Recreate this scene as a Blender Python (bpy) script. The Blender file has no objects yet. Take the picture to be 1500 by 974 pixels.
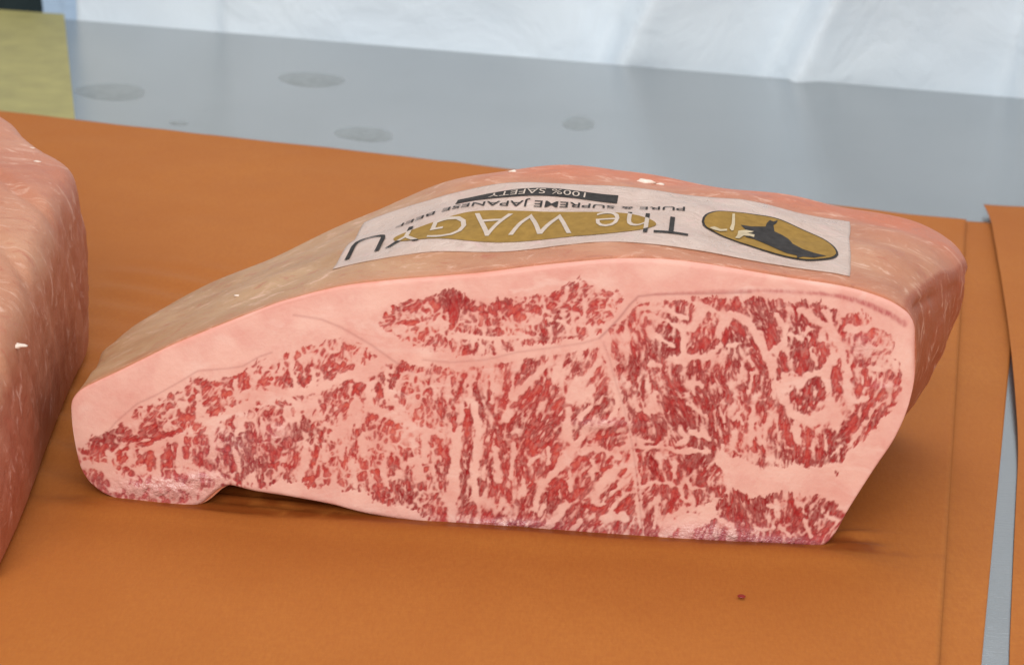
import bpy, bmesh, math
import numpy as np
from mathutils import Vector, Matrix
# =====================================================================  camera, world, light
scene = bpy.context.scene
col = scene.collection
f = 2600.; p = math.radians(22); ro = math.radians(3); ph = math.radians(2.0)
r0 = np.array([math.cos(ph), math.sin(ph), 0]); Fh = np.array([-math.sin(ph), math.cos(ph), 0]); Zu = np.array([0, 0, 1.])
d = math.cos(p)*Fh-math.sin(p)*Zu; u0 = math.sin(p)*Fh+math.cos(p)*Zu
r = math.cos(ro)*r0+math.sin(ro)*u0; u = -math.sin(ro)*r0+math.cos(ro)*u0
def ray(x, y): return d+(x-750)/f*r-(y-487)/f*u
C = -0.634*ray(750, 773)
def gnd(x, y, z=0.):
    q = ray(x, y); return C+q*((z-C[2])/q[2])
cam = bpy.data.cameras.new('camera'); cam_o = bpy.data.objects.new('camera', cam); col.objects.link(cam_o)
cam.sensor_width = 36; cam.lens = f/1500*36; cam.clip_start = .01; cam.clip_end = 50
M = Matrix.Identity(4)
for i in range(3):
    M[i][0] = r[i]; M[i][1] = u[i]; M[i][2] = -d[i]; M[i][3] = C[i]
cam_o.matrix_world = M
cam.dof.use_dof = True; cam.dof.focus_distance = .645; cam.dof.aperture_fstop = 20
scene.camera = cam_o
scene.render.resolution_x = 1024; scene.render.resolution_y = 664
world = bpy.data.worlds.new('World'); scene.world = world; world.use_nodes = True
bg = world.node_tree.nodes['Background']; bg.inputs[0].default_value = (.94, .97, 1.0, 1); bg.inputs[1].default_value = .68
def area(name, loc, tgt, size, energy, colr):
    l = bpy.data.lights.new(name, 'AREA'); l.energy = energy; l.size = size; l.color = colr
    o = bpy.data.objects.new(name, l); col.objects.link(o); o.location = loc
    o.rotation_euler = (Vector(tgt)-Vector(loc)).to_track_quat('-Z', 'Y').to_euler()
    return o
area('soft_key_lamp', (-.18, -1.30, 1.12), (0, .05, .04), 1.2, 20.5, (1, .955, .90))
area('soft_overhead_lamp', (.1, .9, 1.8), (0, .3, 0), 1.2, 15, (.94, .97, 1))
scene.view_settings.view_transform = 'Standard'; scene.view_settings.look = 'None'; scene.view_settings.exposure = 0; scene.view_settings.gamma = 1
# =====================================================================  helpers
def tag(o, label=None, cat=None, group=None, kind=None):
    for k, v in (('label', label), ('category', cat), ('group', group), ('kind', kind)):
        if v: o[k] = v
    return o
def empty(name, loc, label, cat, group=None):
    o = bpy.data.objects.new(name, None); col.objects.link(o); o.location = loc; o.empty_display_size = .02
    return tag(o, label, cat, group)
def mesh(name, verts, faces, mat, parent=None, smooth=True):
    me = bpy.data.meshes.new(name)
    me.from_pydata(np.asarray(verts, float).tolist() if len(verts) < 1000 else np.asarray(verts, float), [], faces)
    me.update()
    if mat: 
        for m in (mat if isinstance(mat, list) else [mat]): me.materials.append(m)
    if smooth: me.polygons.foreach_set('use_smooth', [True]*len(me.polygons))
    o = bpy.data.objects.new(name, me); col.objects.link(o)
    if parent:
        o.parent = parent; o.matrix_parent_inverse = Matrix.Translation(-Vector(parent.location))
    return o
def attr(o, name, vals):
    a = o.data.attributes.new(name, 'FLOAT', 'POINT'); a.data.foreach_set('value', np.asarray(vals, np.float32).ravel())
def grid_faces(nr, nc, wrap=False, flip=False):
    a = np.arange(nr*nc).reshape(nr, nc)
    b = np.roll(a, -1, 1) if wrap else a[:, 1:]
    a2 = a if wrap else a[:, :-1]
    q = np.stack([a2[:-1], b[:-1], b[1:], a2[1:]], -1).reshape(-1, 4)
    return (q[:, ::-1] if flip else q).tolist()
def noise2(x, y, seed, f0=1., octv=4):
    """smooth value noise for geometry"""
    rs = np.random.RandomState(seed); tot = np.zeros_like(x); amp = 1.; nrm = 0
    for k in range(octv):
        g = rs.rand(64, 64)*2-1
        X, Y = x*f0*2**k+100.3*k+7, y*f0*2**k+37.7*k+5
        i = np.floor(X).astype(int); j = np.floor(Y).astype(int); a = X-i; b = Y-j; a = a*a*(3-2*a); b = b*b*(3-2*b)
        G = lambda ii, jj: g[jj % 64, ii % 64]
        tot += amp*((G(i, j)*(1-a)+G(i+1, j)*a)*(1-b)+(G(i, j+1)*(1-a)+G(i+1, j+1)*a)*b); nrm += amp; amp *= .5
    return tot/nrm
class NT_:
    """small node-tree writer"""
    def __init__(s, name):
        s.m = bpy.data.materials.new(name); s.m.use_nodes = True; s.t = s.m.node_tree; s.b = s.t.nodes['Principled BSDF']
    def n(s, typ, **kw):
        o = s.t.nodes.new(typ)
        for k, v in kw.items():
            if k.startswith('i_'):
                key = k[2:]; o.inputs[int(key) if key.isdigit() else key].default_value = v
            else: setattr(o, k, v)
        return o
    def l(s, a, b): s.t.links.new(a, b)
    def sock(s, v, inp):
        if isinstance(v, (int, float, tuple)): inp.default_value = v
        else: s.l(v, inp)
    def coord(s, kind='Object'): return s.n('ShaderNodeTexCoord').outputs[kind]
    def noise(s, vec, scale, detail=4, rough=.55, dist=0, stretch=None):
        if stretch:
            mp = s.n('ShaderNodeMapping'); mp.inputs['Scale'].default_value = stretch; s.l(vec, mp.inputs[0]); vec = mp.outputs[0]
        o = s.n('ShaderNodeTexNoise'); s.l(vec, o.inputs['Vector'])
        o.inputs['Scale'].default_value = scale; o.inputs['Detail'].default_value = detail; o.inputs['Roughness'].default_value = rough; o.inputs['Distortion'].default_value = dist
        return o.outputs[0]
    def ramp(s, fac, stops):
        o = s.n('ShaderNodeValToRGB'); s.l(fac, o.inputs[0]); e = o.color_ramp.elements
        while len(e) < len(stops): e.new(.5)
        for k, (q, c) in enumerate(stops):
            e[k].position = q; e[k].color = c if len(c) == 4 else (*c, 1)
        return o.outputs[0]
    def mix(s, fac, a, b, mode='MIX'):
        o = s.n('ShaderNodeMix', data_type='RGBA', blend_type=mode)
        s.sock(fac, o.inputs[0]); s.sock((*a, 1) if isinstance(a, tuple) and len(a) == 3 else a, o.inputs[6]); s.sock((*b, 1) if isinstance(b, tuple) and len(b) == 3 else b, o.inputs[7])
        return o.outputs[2]
    def math(s, op, a, b=0., c=0., clamp=False):
        o = s.n('ShaderNodeMath', operation=op, use_clamp=clamp)
        for k, v in enumerate((a, b, c)): s.sock(v, o.inputs[k])
        return o.outputs[0]
    def rng(s, v, a, b, c=0., e=1.):
        o = s.n('ShaderNodeMapRange'); s.l(v, o.inputs[0])
        for k, q in enumerate((a, b, c, e)): o.inputs[k+1].default_value = q
        return o.outputs[0]
    def attr(s, name): return s.n('ShaderNodeAttribute', attribute_name=name).outputs['Fac']
    def bump(s, h, strength, dist, prev=None):
        o = s.n('ShaderNodeBump'); o.inputs['Strength'].default_value = strength; o.inputs['Distance'].default_value = dist; s.l(h, o.inputs['Height'])
        if prev: s.l(prev, o.inputs['Normal'])
        return o.outputs[0]
    def out(s, color=None, rough=None, normal=None, **kw):
        for k, v in (('Base Color', color), ('Roughness', rough), ('Normal', normal)):
            if v is not None: s.sock((*v, 1) if isinstance(v, tuple) and len(v) == 3 else v, s.b.inputs[k])
        for k, v in kw.items(): s.sock(v, s.b.inputs[k.replace('_', ' ')])
        return s.m
# =====================================================================  materials
def m_paper():
    t = NT_('orange_butcher_paper'); c = t.coord()
    fib = t.noise(c, 900, 3, .6, 0, (1, .35, 1)); mid = t.noise(c, 9, 4, .6); spk = t.noise(c, 2600, 2, .5)
    a = t.ramp(mid, [(.3, (.39, .120, .021)), (.7, (.445, .152, .029))])
    a = t.mix(t.rng(fib, .35, .7, 0, .5), a, (.36, .105, .021))
    a = t.mix(t.rng(spk, .6, .75, 0, .25), a, (.56, .24, .08))
    lg = t.noise(c, 350, 4, .65, 0, (.5, 3.5, 1)); a = t.mix(t.rng(lg, .35, .65, 0, .22), a, (.33, .10, .022))
    dp = t.attr('damp_and_shade'); a = t.mix(t.math('MULTIPLY', dp, .8), a, (.20, .042, .008))  # damp stains and painted contact shade darken the paper
    n = t.bump(t.noise(c, 45, 3, .5), .12, .002); n = t.bump(fib, .22, .0004, n); n = t.bump(lg, .12, .0006, n)
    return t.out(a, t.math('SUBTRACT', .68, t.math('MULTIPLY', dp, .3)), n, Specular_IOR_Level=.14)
def m_steel():
    t = NT_('worn_steel'); c = t.coord()
    sc = t.noise(c, 60, 5, .7, 0, (1, 14, 1)); bl = t.noise(c, 4, 4, .6, .4); gr = t.noise(c, 1500, 2, .5)
    a = t.ramp(bl, [(.3, (.37, .385, .39)), (.7, (.445, .457, .46))])
    a = t.mix(t.rng(gr, .4, .7, 0, .18), a, (.42, .44, .46))
    ro_ = t.math('ADD', t.rng(bl, .3, .7, .11, .18), t.rng(sc, .3, .7, -.03, .04))
    n = t.bump(sc, .22, .0006); n = t.bump(t.noise(c, 10, 3, .5), .10, .004, n)
    return t.out(a, ro_, n, Metallic=.82)
def plain(name, colr, rough=.5, metal=0., var=.12, scale=60., bump=0., spec=.5):
    t = NT_(name); c = t.coord(); nz = t.noise(c, scale, 4, .6)
    dk = tuple(v*(1-var) for v in colr); lt = tuple(min(1, v*(1+var)) for v in colr)
    a = t.ramp(nz, [(.3, dk), (.7, lt)])
    n = t.bump(t.noise(c, scale*4, 3, .6), bump, .001) if bump else None
    return t.out(a, rough, n, Metallic=metal, Specular_IOR_Level=spec)
def m_cloth(name, colr, dk):
    t = NT_(name); c = t.coord()
    big = t.noise(c, 5, 4, .6, .5); weave = t.noise(c, 700, 2, .5)
    a = t.mix(t.rng(big, .3, .7), colr, dk)
    n = t.bump(t.noise(c, 16, 4, .55, .6), .5, .012); n = t.bump(weave, .2, .0005, n)
    return t.out(a, .85, n, Specular_IOR_Level=.15)
def m_cut():
    t = NT_('marbled_cut'); c = t.coord()
    lean, tone, seam, band, edge, wet, wide = [t.attr(k) for k in ('lean', 'tone', 'seam', 'band', 'edge', 'wet', 'wide')]
    n1 = t.noise(c, 48, 5, .65, .4); n2 = t.noise(c, 420, 3, .6); n3 = t.noise(c, 1300, 2, .5)
    fatc = t.ramp(n1, [(.3, (.775, .375, .305)), (.7, (.86, .525, .435))])
    fatc = t.mix(t.rng(n2, .45, .75, 0, .35), fatc, (.75, .34, .295))
    fatc = t.mix(t.rng(wide, .2, 1.6, 0, .5), fatc, (.90, .56, .46))
    fatc = t.mix(t.rng(t.noise(c, 38, 4, .6, 1., (1, 1, 2.5)), .56, .7, 0, .5), fatc, (.90, .62, .53))
    tn = t.math('ADD', tone, t.rng(n3, .3, .7, -.07, .07))
    leanc = t.ramp(tn, [(.05, (.63, .108, .074)), (.5, (.47, .038, .034)), (1., (.28, .011, .014))])
    l2 = t.math('MULTIPLY', t.math('POWER', lean, .62), t.rng(n2, .3, .75, 1.04, .86), clamp=True)
    a = t.mix(l2, fatc, leanc)
    a = t.mix(t.math('MULTIPLY', seam, .8), a, (.40, .13, .12))
    a = t.mix(t.math('MULTIPLY', band, .95), a, (.46, .095, .095))
    a = t.mix(t.math('MULTIPLY', t.math('MULTIPLY', edge, .75), t.rng(n1, .3, .65, .15, 1.)), a, (.64, .15, .085))
    a = t.mix(t.math('MULTIPLY', wet, .22), a, (.60, .33, .42))
    h = t.math('ADD', t.math('MULTIPLY', lean, -.5), n2)
    nn = t.bump(h, .30, .0006); nn = t.bump(n3, .18, .0003, nn)
    wr = t.noise(c, 260, 3, .6)
    nn2 = t.bump(t.math('MULTIPLY', wr, wet), .9, .003, nn)
    ro_ = t.math('SUBTRACT', t.rng(n2, .3, .7, .50, .30), t.math('MULTIPLY', wet, .28))
    return t.out(a, ro_, nn2, Specular_IOR_Level=t.math('ADD', t.math('MULTIPLY', wet, .45), .22))
def m_fatcap(name, tint, seed=0):
    t = NT_(name); c = t.coord()
    mp = t.n('ShaderNodeMapping'); mp.inputs['Location'].default_value = (seed, seed*.7, 0); t.l(c, mp.inputs[0]); c = mp.outputs[0]
    tan, rim, side, front = [t.attr(k) for k in ('tan', 'rim', 'side', 'front')]
    b1 = t.noise(c, 22, 5, .6, .6); b2 = t.noise(c, 60, 8, .72, 1.6, (1, 1.9, 1)); b3 = t.noise(c, 600, 3, .6)
    pink = t.ramp(b1, [(.28, (.42, .135, .068)), (.5, (.50, .200, .110)), (.72, (.57, .285, .170))])
    tanc = t.ramp(b1, [(.28, (.39, .205, .095)), (.7, (.52, .31, .165))])
    a = t.mix(tan, pink, tanc)
    a = t.mix(t.math('MULTIPLY', rim, t.rng(b2, .3, .65, .35, .95)), a, (.56, .145, .070))
    a = t.mix(t.math('MULTIPLY', side, t.rng(b2, .3, .7, .6, 1.)), a, t.ramp(b2, [(.3, (.28, .052, .018)), (.55, (.40, .090, .034)), (.8, (.56, .20, .115))]))
    a = t.mix(t.math('MULTIPLY', front, t.rng(b2, .35, .65, .15, .9)), a, (.58, .17, .085))
    a = t.mix(t.rng(b2, .55, .67, 0, .72), a, (.74, .46, .34))          # pale smears of loose fat
    a = t.mix(t.rng(b2, .46, .32, 0, .75), a, (.42, .105, .052))          # reddish membranes
    a = t.mix(t.rng(b3, .55, .8, 0, .25), a, (.44, .22, .12))
    if tint: a = t.mix(t.math('ADD', t.math('MULTIPLY', side, .8), .15), a, tint, 'MULTIPLY')
    n = t.bump(b2, .32, .0022); n = t.bump(b3, .20, .0004, n); n = t.bump(t.noise(c, 150, 5, .7, 2., (1, 3, 1.4)), .4, .0010, n)
    ro_ = t.rng(b2, .3, .7, .34, .55)
    return t.out(a, ro_, n, Specular_IOR_Level=.32)
def m_label():
    t = NT_('damp_label_paper'); c = t.coord()
    b = t.noise(c, 60, 4, .6, 1.); w = t.noise(c, 130, 4, .6, 1.5)
    a = t.ramp(b, [(.3, (.49, .345, .28)), (.7, (.57, .425, .355))])
    a = t.mix(t.rng(w, .55, .72, 0, .40), a, (.63, .40, .38))
    n = t.bump(w, .6, .0016); n = t.bump(t.noise(c, 420, 3, .6, 2.), .25, .0005, n)
    return t.out(a, t.rng(w, .3, .7, .22, .5), n, Specular_IOR_Level=.5)
MAT = dict(paper=m_paper(), steel=m_steel(), cut=m_cut(), cap=m_fatcap('fat_cap', None), cap2=m_fatcap('red_fat_cap', (.95, .95, 1.1), 3.3), label=m_label(),
    gold=plain('gold_print', (.30, .175, .045), .8, 0, .15, 300, 0., .08), ink=plain('black_print', (.045, .040, .038), .8, 0, .3, 300, 0., .08), pale=plain('pale_print', (.53, .43, .36), .8, 0, .1, 300, 0., .08),
    cloth=m_cloth('white_cloth', (.83, .90, .95), (.76, .84, .91)), bluecloth=m_cloth('pale_blue_cloth', (.55, .68, .82), (.40, .52, .68)), darkcloth=m_cloth('dark_green_cloth', (.035, .05, .05), (.012, .02, .022)),
    olive=plain('olive_tone', (.33, .285, .09), .5, 0, .14, 40, .1), spot=plain('dark_smear', (.33, .345, .34), .32, .7, .15, 200), mark=plain('pale_gold_print', (.52, .42, .28), .8, 0, .15, 300, 0., .08), blood=plain('blood', (.22, .012, .010), .15), scrap=plain('loose_fat', (.82, .66, .55), .4, 0, .1, 500, .2))
# =====================================================================  shape and marbling of the beef
# ---------------- marbling of the cut face (fields in the face's own drawing units) ----------------
X0, Y0, GW, GH = 92, 370, 1262, 444          # drawing window of the cut face
def _blur(a, s):
    h, w = a.shape
    m = int(4*s)+2
    b = np.pad(a, m, mode='reflect')
    fy = np.fft.fftfreq(b.shape[0])[:, None]; fx = np.fft.rfftfreq(b.shape[1])[None, :]
    k = np.exp(-2*(np.pi*s)**2*(fx*fx+fy*fy))
    return np.fft.irfft2(np.fft.rfft2(b)*k, s=b.shape)[m:m+h, m:m+w]
def _samp(a, x, y):
    h, w = a.shape
    x = np.clip(x, 0, w-1.001); y = np.clip(y, 0, h-1.001)
    i = x.astype(np.int32); j = y.astype(np.int32); u = x-i; v = y-j
    return (a[j, i]*(1-u)+a[j, i+1]*u)*(1-v)+(a[j+1, i]*(1-u)+a[j+1, i+1]*u)*v
def _lic(a, dx, dy, n, step=1.0):
    gy, gx = np.mgrid[0:a.shape[0], 0:a.shape[1]].astype(np.float64)
    acc = a.copy()
    for sgn in (1, -1):
        x, y = gx.copy(), gy.copy()
        for k in range(n):
            ux = _samp(dx, x, y); uy = _samp(dy, x, y)
            x += sgn*step*ux; y += sgn*step*uy
            acc += _samp(a, x, y)*(1-(k/(n+1.0))**2)
    acc -= acc.mean()
    return acc/acc.std()
def _poly(pts, soft=1.5):
    pts = np.array(pts, float)-[X0, Y0]
    gy, gx = np.mgrid[0:GH, 0:GW].astype(np.float64)
    ins = np.zeros((GH, GW), bool)
    n = len(pts)
    for i in range(n):
        x1, y1 = pts[i]; x2, y2 = pts[(i+1) % n]
        if y1 == y2: continue
        c = ((gy >= min(y1, y2)) & (gy < max(y1, y2)))
        xi = x1+(gy-y1)*(x2-x1)/(y2-y1)
        ins ^= c & (gx < xi)
    return _blur(ins.astype(float), soft)
def _stroke(F, pts, w, amp, soft=None, wob=None):
    """add amp inside a polyline of half width w (soft flank)"""
    pts = np.array(pts, float)-[X0, Y0]
    for i in range(len(pts)-1):
        (x1, y1), (x2, y2) = pts[i], pts[i+1]
        m = 3*max(w)+8 if isinstance(w, tuple) else 3*w+8
        a, b = int(max(0, min(x1, x2)-m)), int(min(GW, max(x1, x2)+m))
        c, e = int(max(0, min(y1, y2)-m)), int(min(GH, max(y1, y2)+m))
        if a >= b or c >= e: continue
        gy, gx = np.mgrid[c:e, a:b].astype(np.float64)
        L2 = (x2-x1)**2+(y2-y1)**2+1e-6
        t = np.clip(((gx-x1)*(x2-x1)+(gy-y1)*(y2-y1))/L2, 0, 1)
        dd = np.hypot(gx-x1-t*(x2-x1), gy-y1-t*(y2-y1))
        if wob is not None: dd = dd+wob[c:e, a:b]
        s = soft or max(1.2, w*.45)
        v = 1/(1+np.exp((dd-w)/(s*.5)))
        F[c:e, a:b] = np.maximum(F[c:e, a:b], v*amp)
K = 4.87
TO = {1:(100,480),2:(100,580),3:(380,400),4:(380,570),5:(660,400),6:(660,590),7:(890,420),8:(890,600),9:(1090,420),10:(1090,600)}
FAT = [  # (tile, half width, points) : the streaks of fat one can follow with the eye
(1,2.4,'925,480 925,650'),(1,4.5,'930,560 1000,660 1020,760 1030,850'),(1,3.5,'520,880 700,815 800,770'),(1,4,'940,660 1100,640 1220,560 1460,470'),
(1,2.5,'1190,380 1200,500'),(1,2.5,'1240,620 1230,720 1190,760'),(1,3,'640,880 650,974'),(1,2.5,'790,870 780,974'),
(2,3.2,'640,370 650,560'),(2,3,'790,300 790,470 870,480'),(2,4.5,'1020,180 1030,420'),(2,3,'1220,120 1230,200'),(2,3,'1200,400 1210,520'),
(2,4,'290,400 300,500 110,490'),(2,5,'250,520 380,620 500,690'),(2,3.5,'1320,560 1340,700'),(2,2.2,'1380,160 1390,300'),(2,3,'520,640 760,640 900,680'),(2,3,'830,480 940,520 1040,560'),
(3,5,'0,880 120,860 400,840 600,740 820,680 900,600'),(3,2.2,'905,680 910,940'),(3,3,'770,760 790,940'),(3,2.2,'1260,800 1240,880'),(3,2.4,'1350,740 1340,900'),
(3,2.2,'220,690 270,830'),(3,2.2,'380,680 400,800'),(3,1.8,'620,560 640,640'),(3,2.4,'240,560 230,680'),(3,3,'150,640 150,700'),
(4,9,'680,190 600,290 520,340'),(4,7,'690,100 780,130 880,170 1020,200'),(4,6,'700,100 700,250'),(4,4.5,'1020,220 1120,290 1300,330'),
(4,4.5,'330,400 330,560 300,600'),(4,3,'460,400 470,500'),(4,3,'600,400 590,500'),(4,3,'680,540 680,680'),(4,2.8,'760,380 740,480'),(4,2.8,'900,480 880,620 920,700'),
(4,6.5,'1040,540 1120,500 1150,640'),(4,4.5,'1180,330 1180,520'),(4,6,'1390,330 1390,520 1360,740 1370,950'),(4,2.2,'1240,520 1240,600'),(4,4,'1000,600 950,650'),(4,3,'170,40 270,100 270,190'),(4,3,'400,90 440,200 380,210'),
(4,3,'820,40 760,90'),(4,3,'930,20 940,100 1010,130'),(4,2.5,'560,300 470,240'),
(5,1.5,'540,290 820,350 1000,390'),(5,2.6,'380,340 390,470'),(5,2.6,'240,400 240,470'),(5,2,'60,430 300,470 550,450'),(5,2.2,'130,330 70,350'),(5,1.2,'840,110 820,200'),(5,2.2,'960,200 950,330'),(5,3,'0,455 210,460 220,560'),
(5,4.5,'0,620 370,610 600,570 850,540 1050,480'),(5,4,'700,640 560,780 450,900'),(5,4,'780,620 740,760'),(5,8,'900,780 850,900 930,870'),(5,6,'1000,830 960,900'),(5,3,'1090,560 1130,650 1180,800 1190,950'),
(5,2,'140,830 120,960'),(5,2.4,'290,680 300,830 300,920'),(5,2.4,'450,740 430,900'),(5,3,'1070,620 1000,730 900,780'),
(6,5,'170,20 200,200 190,330 170,480 180,640 200,740'),(6,6,'60,200 50,280'),(6,4,'320,340 340,560'),(6,3.5,'450,300 430,540'),(6,3,'610,390 560,430'),(6,2.2,'700,320 700,430'),
(6,4.5,'870,340 780,460 640,620 600,760'),(6,2.6,'850,500 850,640'),(6,4,'430,60 400,120'),(6,4.5,'840,50 830,200 850,260'),(6,3.5,'980,130 940,240 870,330'),(6,2.6,'900,330 1040,320 1200,380'),
(6,6,'1050,640 1100,560 1180,480'),(6,3,'1030,640 1020,700'),(6,6,'1090,820 1180,800 1240,820'),(6,4,'820,720 780,800 680,900 600,910'),(6,3,'930,850 880,900'),(6,3,'350,760 370,720'),(6,2.5,'520,560 520,660'),(6,3,'660,740 640,800'),(6,5,'40,420 30,600 0,760'),(6,4,'1100,700 1060,740'),
(6,2.2,'1020,420 1010,540'),(6,2,'1230,560 1130,680'),(6,2,'1260,640 1150,760'),(6,3,'1000,30 930,110'),(6,2.5,'1180,60 1080,170'),
(7,4,'700,150 620,290 540,300 540,480 500,530'),(7,3.5,'880,190 800,290 800,420 720,500 570,500'),(7,5,'880,190 1000,240 1060,330 1110,420 1150,500 1190,560'),(7,3,'1150,470 1250,400 1270,320'),
(7,2.8,'330,330 430,400 480,430'),(7,4,'340,760 310,880'),(7,2.4,'480,500 560,560'),(7,2,'300,550 370,560'),(7,2.6,'620,680 680,700'),(7,2,'960,560 940,680'),(7,2.4,'1010,500 1040,600 1010,740'),
(7,1.6,'110,640 150,700'),(7,3,'190,800 220,880 330,900'),(7,1.5,'570,830 700,920'),(7,2,'800,860 830,960'),(7,2.5,'940,900 900,940'),(7,2.2,'250,150 420,160 560,230'),(7,2.5,'270,200 440,250 540,310'),(7,2,'560,90 700,140 790,190'),
(7,2,'860,420 930,400'),(7,3,'1040,860 1020,960'),(7,2.6,'1190,640 1180,780'),
(8,1.7,'360,320 420,520 320,520 230,560'),(8,1.7,'420,520 520,560 550,650'),(8,1.7,'800,450 690,560 600,560 560,500'),(8,2.4,'180,270 380,260 500,300 720,290'),(8,3,'520,140 560,200 500,250'),(8,2.4,'200,220 330,230'),(8,1.7,'350,700 330,850'),
(8,2.6,'150,180 190,400 210,650 240,850'),(8,3.6,'380,900 450,760 560,710 720,700 780,640'),(8,1.5,'470,380 480,480'),(8,2.2,'930,30 960,90'),(8,3,'1060,60 1020,120'),(8,2.5,'600,150 720,200'),
(8,5,'420,880 560,760 600,760'),(8,3,'760,760 880,830 900,900'),(8,2,'1040,820 1100,860 1180,840'),(8,2.2,'1200,640 1200,740'),(8,2.2,'1140,680 1190,690'),
(9,5,'60,290 150,480 230,650 280,800 350,920 450,950'),(9,4,'400,160 600,290 690,430 720,560 740,700'),(9,2,'600,180 640,340'),(9,4,'740,300 880,300'),(9,2.4,'220,190 300,300 290,400 230,470'),(9,2,'470,330 480,470 520,560'),
(9,3,'1000,790 900,900 860,974'),(9,2,'850,640 850,740'),(9,2.6,'740,560 760,640'),(9,5,'640,500 570,620 600,720'),(9,3,'720,700 770,820 870,800'),(9,4,'700,480 620,520'),(9,7,'290,640 310,720'),(9,8,'620,800 640,880 500,940'),(9,6,'380,660 290,660 250,720'),(9,4,'400,700 440,640 540,620'),
(9,2,'320,340 420,370 470,300'),(9,2.4,'560,170 600,230'),(9,2.2,'700,200 760,180'),(9,3,'1030,500 1080,560'),(9,2.5,'840,430 960,440 1050,430'),(9,2.5,'800,600 860,580 980,590'),
(10,9,'350,20 480,90 600,40'),(10,6,'370,100 380,220'),(10,1.6,'560,120 590,310'),(10,4,'680,40 660,130'),(10,2.5,'820,160 760,250'),(10,3,'100,120 110,230'),(10,2,'620,330 690,260'),
(10,2.4,'230,640 240,760'),(10,2.4,'420,680 430,800 480,900'),(10,2,'260,840 330,900'),(10,2,'560,740 660,790'),
]
LEAN = [ # dark flecks that stand alone
(9,4,'350,760 390,830'),(9,4,'460,730 480,840'),(9,5,'540,690 560,790'),(9,5,'650,580 670,720'),(9,3,'680,510 670,560'),(9,3.5,'560,400 570,530'),(9,4,'260,460 300,580'),(9,3.5,'240,590 240,660'),(9,5,'900,320 910,350'),
(9,6,'440,470 400,600'),(9,6,'200,280 190,400'),(9,5,'820,740 880,680'),(9,4,'1040,860 1190,780'),(9,7,'960,800 1000,770'),(9,4,'870,880 870,930'),
(10,5,'470,200 430,370'),(10,4,'540,250 540,330'),(10,4,'610,120 620,230'),(10,3,'650,230 640,390'),(10,3,'740,230 690,390'),(10,3,'80,200 70,290'),(10,3,'90,210 140,290'),(10,1.5,'860,170 960,100'),(10,1.5,'980,60 1060,0'),(10,3,'1000,310 1050,260'),
(10,6,'300,110 330,230'),(10,6,'780,60 780,130'),
(7,4,'500,340 490,450'),(7,5,'600,460 700,400'),(7,6,'900,280 960,320'),(7,5,'850,330 830,380'),(7,5,'1170,300 1160,420'),(7,5,'230,920 270,930'),
(5,4,'560,900 640,820'),(5,4,'700,790 660,900'),(5,5,'800,900 740,960'),(5,3.5,'70,780 60,860'),(5,4.5,'890,250 900,260'),(5,5,'430,270 510,310'),(5,4,'140,260 320,290'),(5,5,'20,180 30,290'),(5,4,'340,410 340,430'),
(6,5,'720,670 790,570'),(6,5,'890,440 950,400'),(6,5,'860,690 940,620'),(6,4,'990,750 1080,750'),(6,5,'560,280 600,370'),(6,4,'760,310 740,430'),(6,3,'1130,310 1230,290'),(6,4,'120,60 120,230'),(6,2.6,'30,40 20,200'),(6,3,'1040,500 1150,450'),
(6,3,'1140,590 1250,470'),(6,3,'1190,780 1270,690'),(6,3,'1110,700 1190,640'),(6,2.5,'990,280 1090,240 1200,220'),(6,4,'1050,30 930,180'),
(4,4,'680,430 700,340'),(4,3.5,'410,420 380,530'),(4,4,'830,590 850,680'),(4,4,'560,160 620,120'),(4,3.5,'790,210 830,190'),(4,4,'920,240 980,260'),(4,3,'1280,160 1300,200'),(4,3.5,'1280,370 1290,450 1350,500'),(4,3,'1190,560 1200,630'),(4,3,'310,640 380,640'),
(3,5,'690,790 690,850'),(3,4,'850,880 860,800'),(3,4.5,'320,780 330,800'),(3,3,'490,720 600,650'),(3,4.5,'1230,200 1260,240'),(3,5,'1390,170 1380,250 1370,380'),(3,3,'900,290 950,250'),(3,4,'1230,390 1250,410'),(3,3,'1000,360 1110,365'),
(1,4,'560,830 680,760 790,740'),(1,4,'800,640 880,640'),(1,4,'1260,390 1290,420'),(1,4,'1100,460 1150,470'),(1,3,'1000,600 1080,610'),(1,4,'580,890 590,974'),(1,4,'720,880 720,974'),(1,3,'1170,650 1170,710'),
(2,4,'570,410 580,520'),(2,4,'710,400 710,500'),(2,3,'840,320 850,440'),(2,3,'950,440 940,520'),(2,5,'1120,380 1130,470'),(2,4,'240,370 280,370'),(2,4,'360,400 350,460'),
]
def _pp(t, s):
    ox, oy = TO[t]
    return [(ox+float(a)/K, oy+float(b)/K) for a, b in (q.split(',') for q in s.split())]
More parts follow.
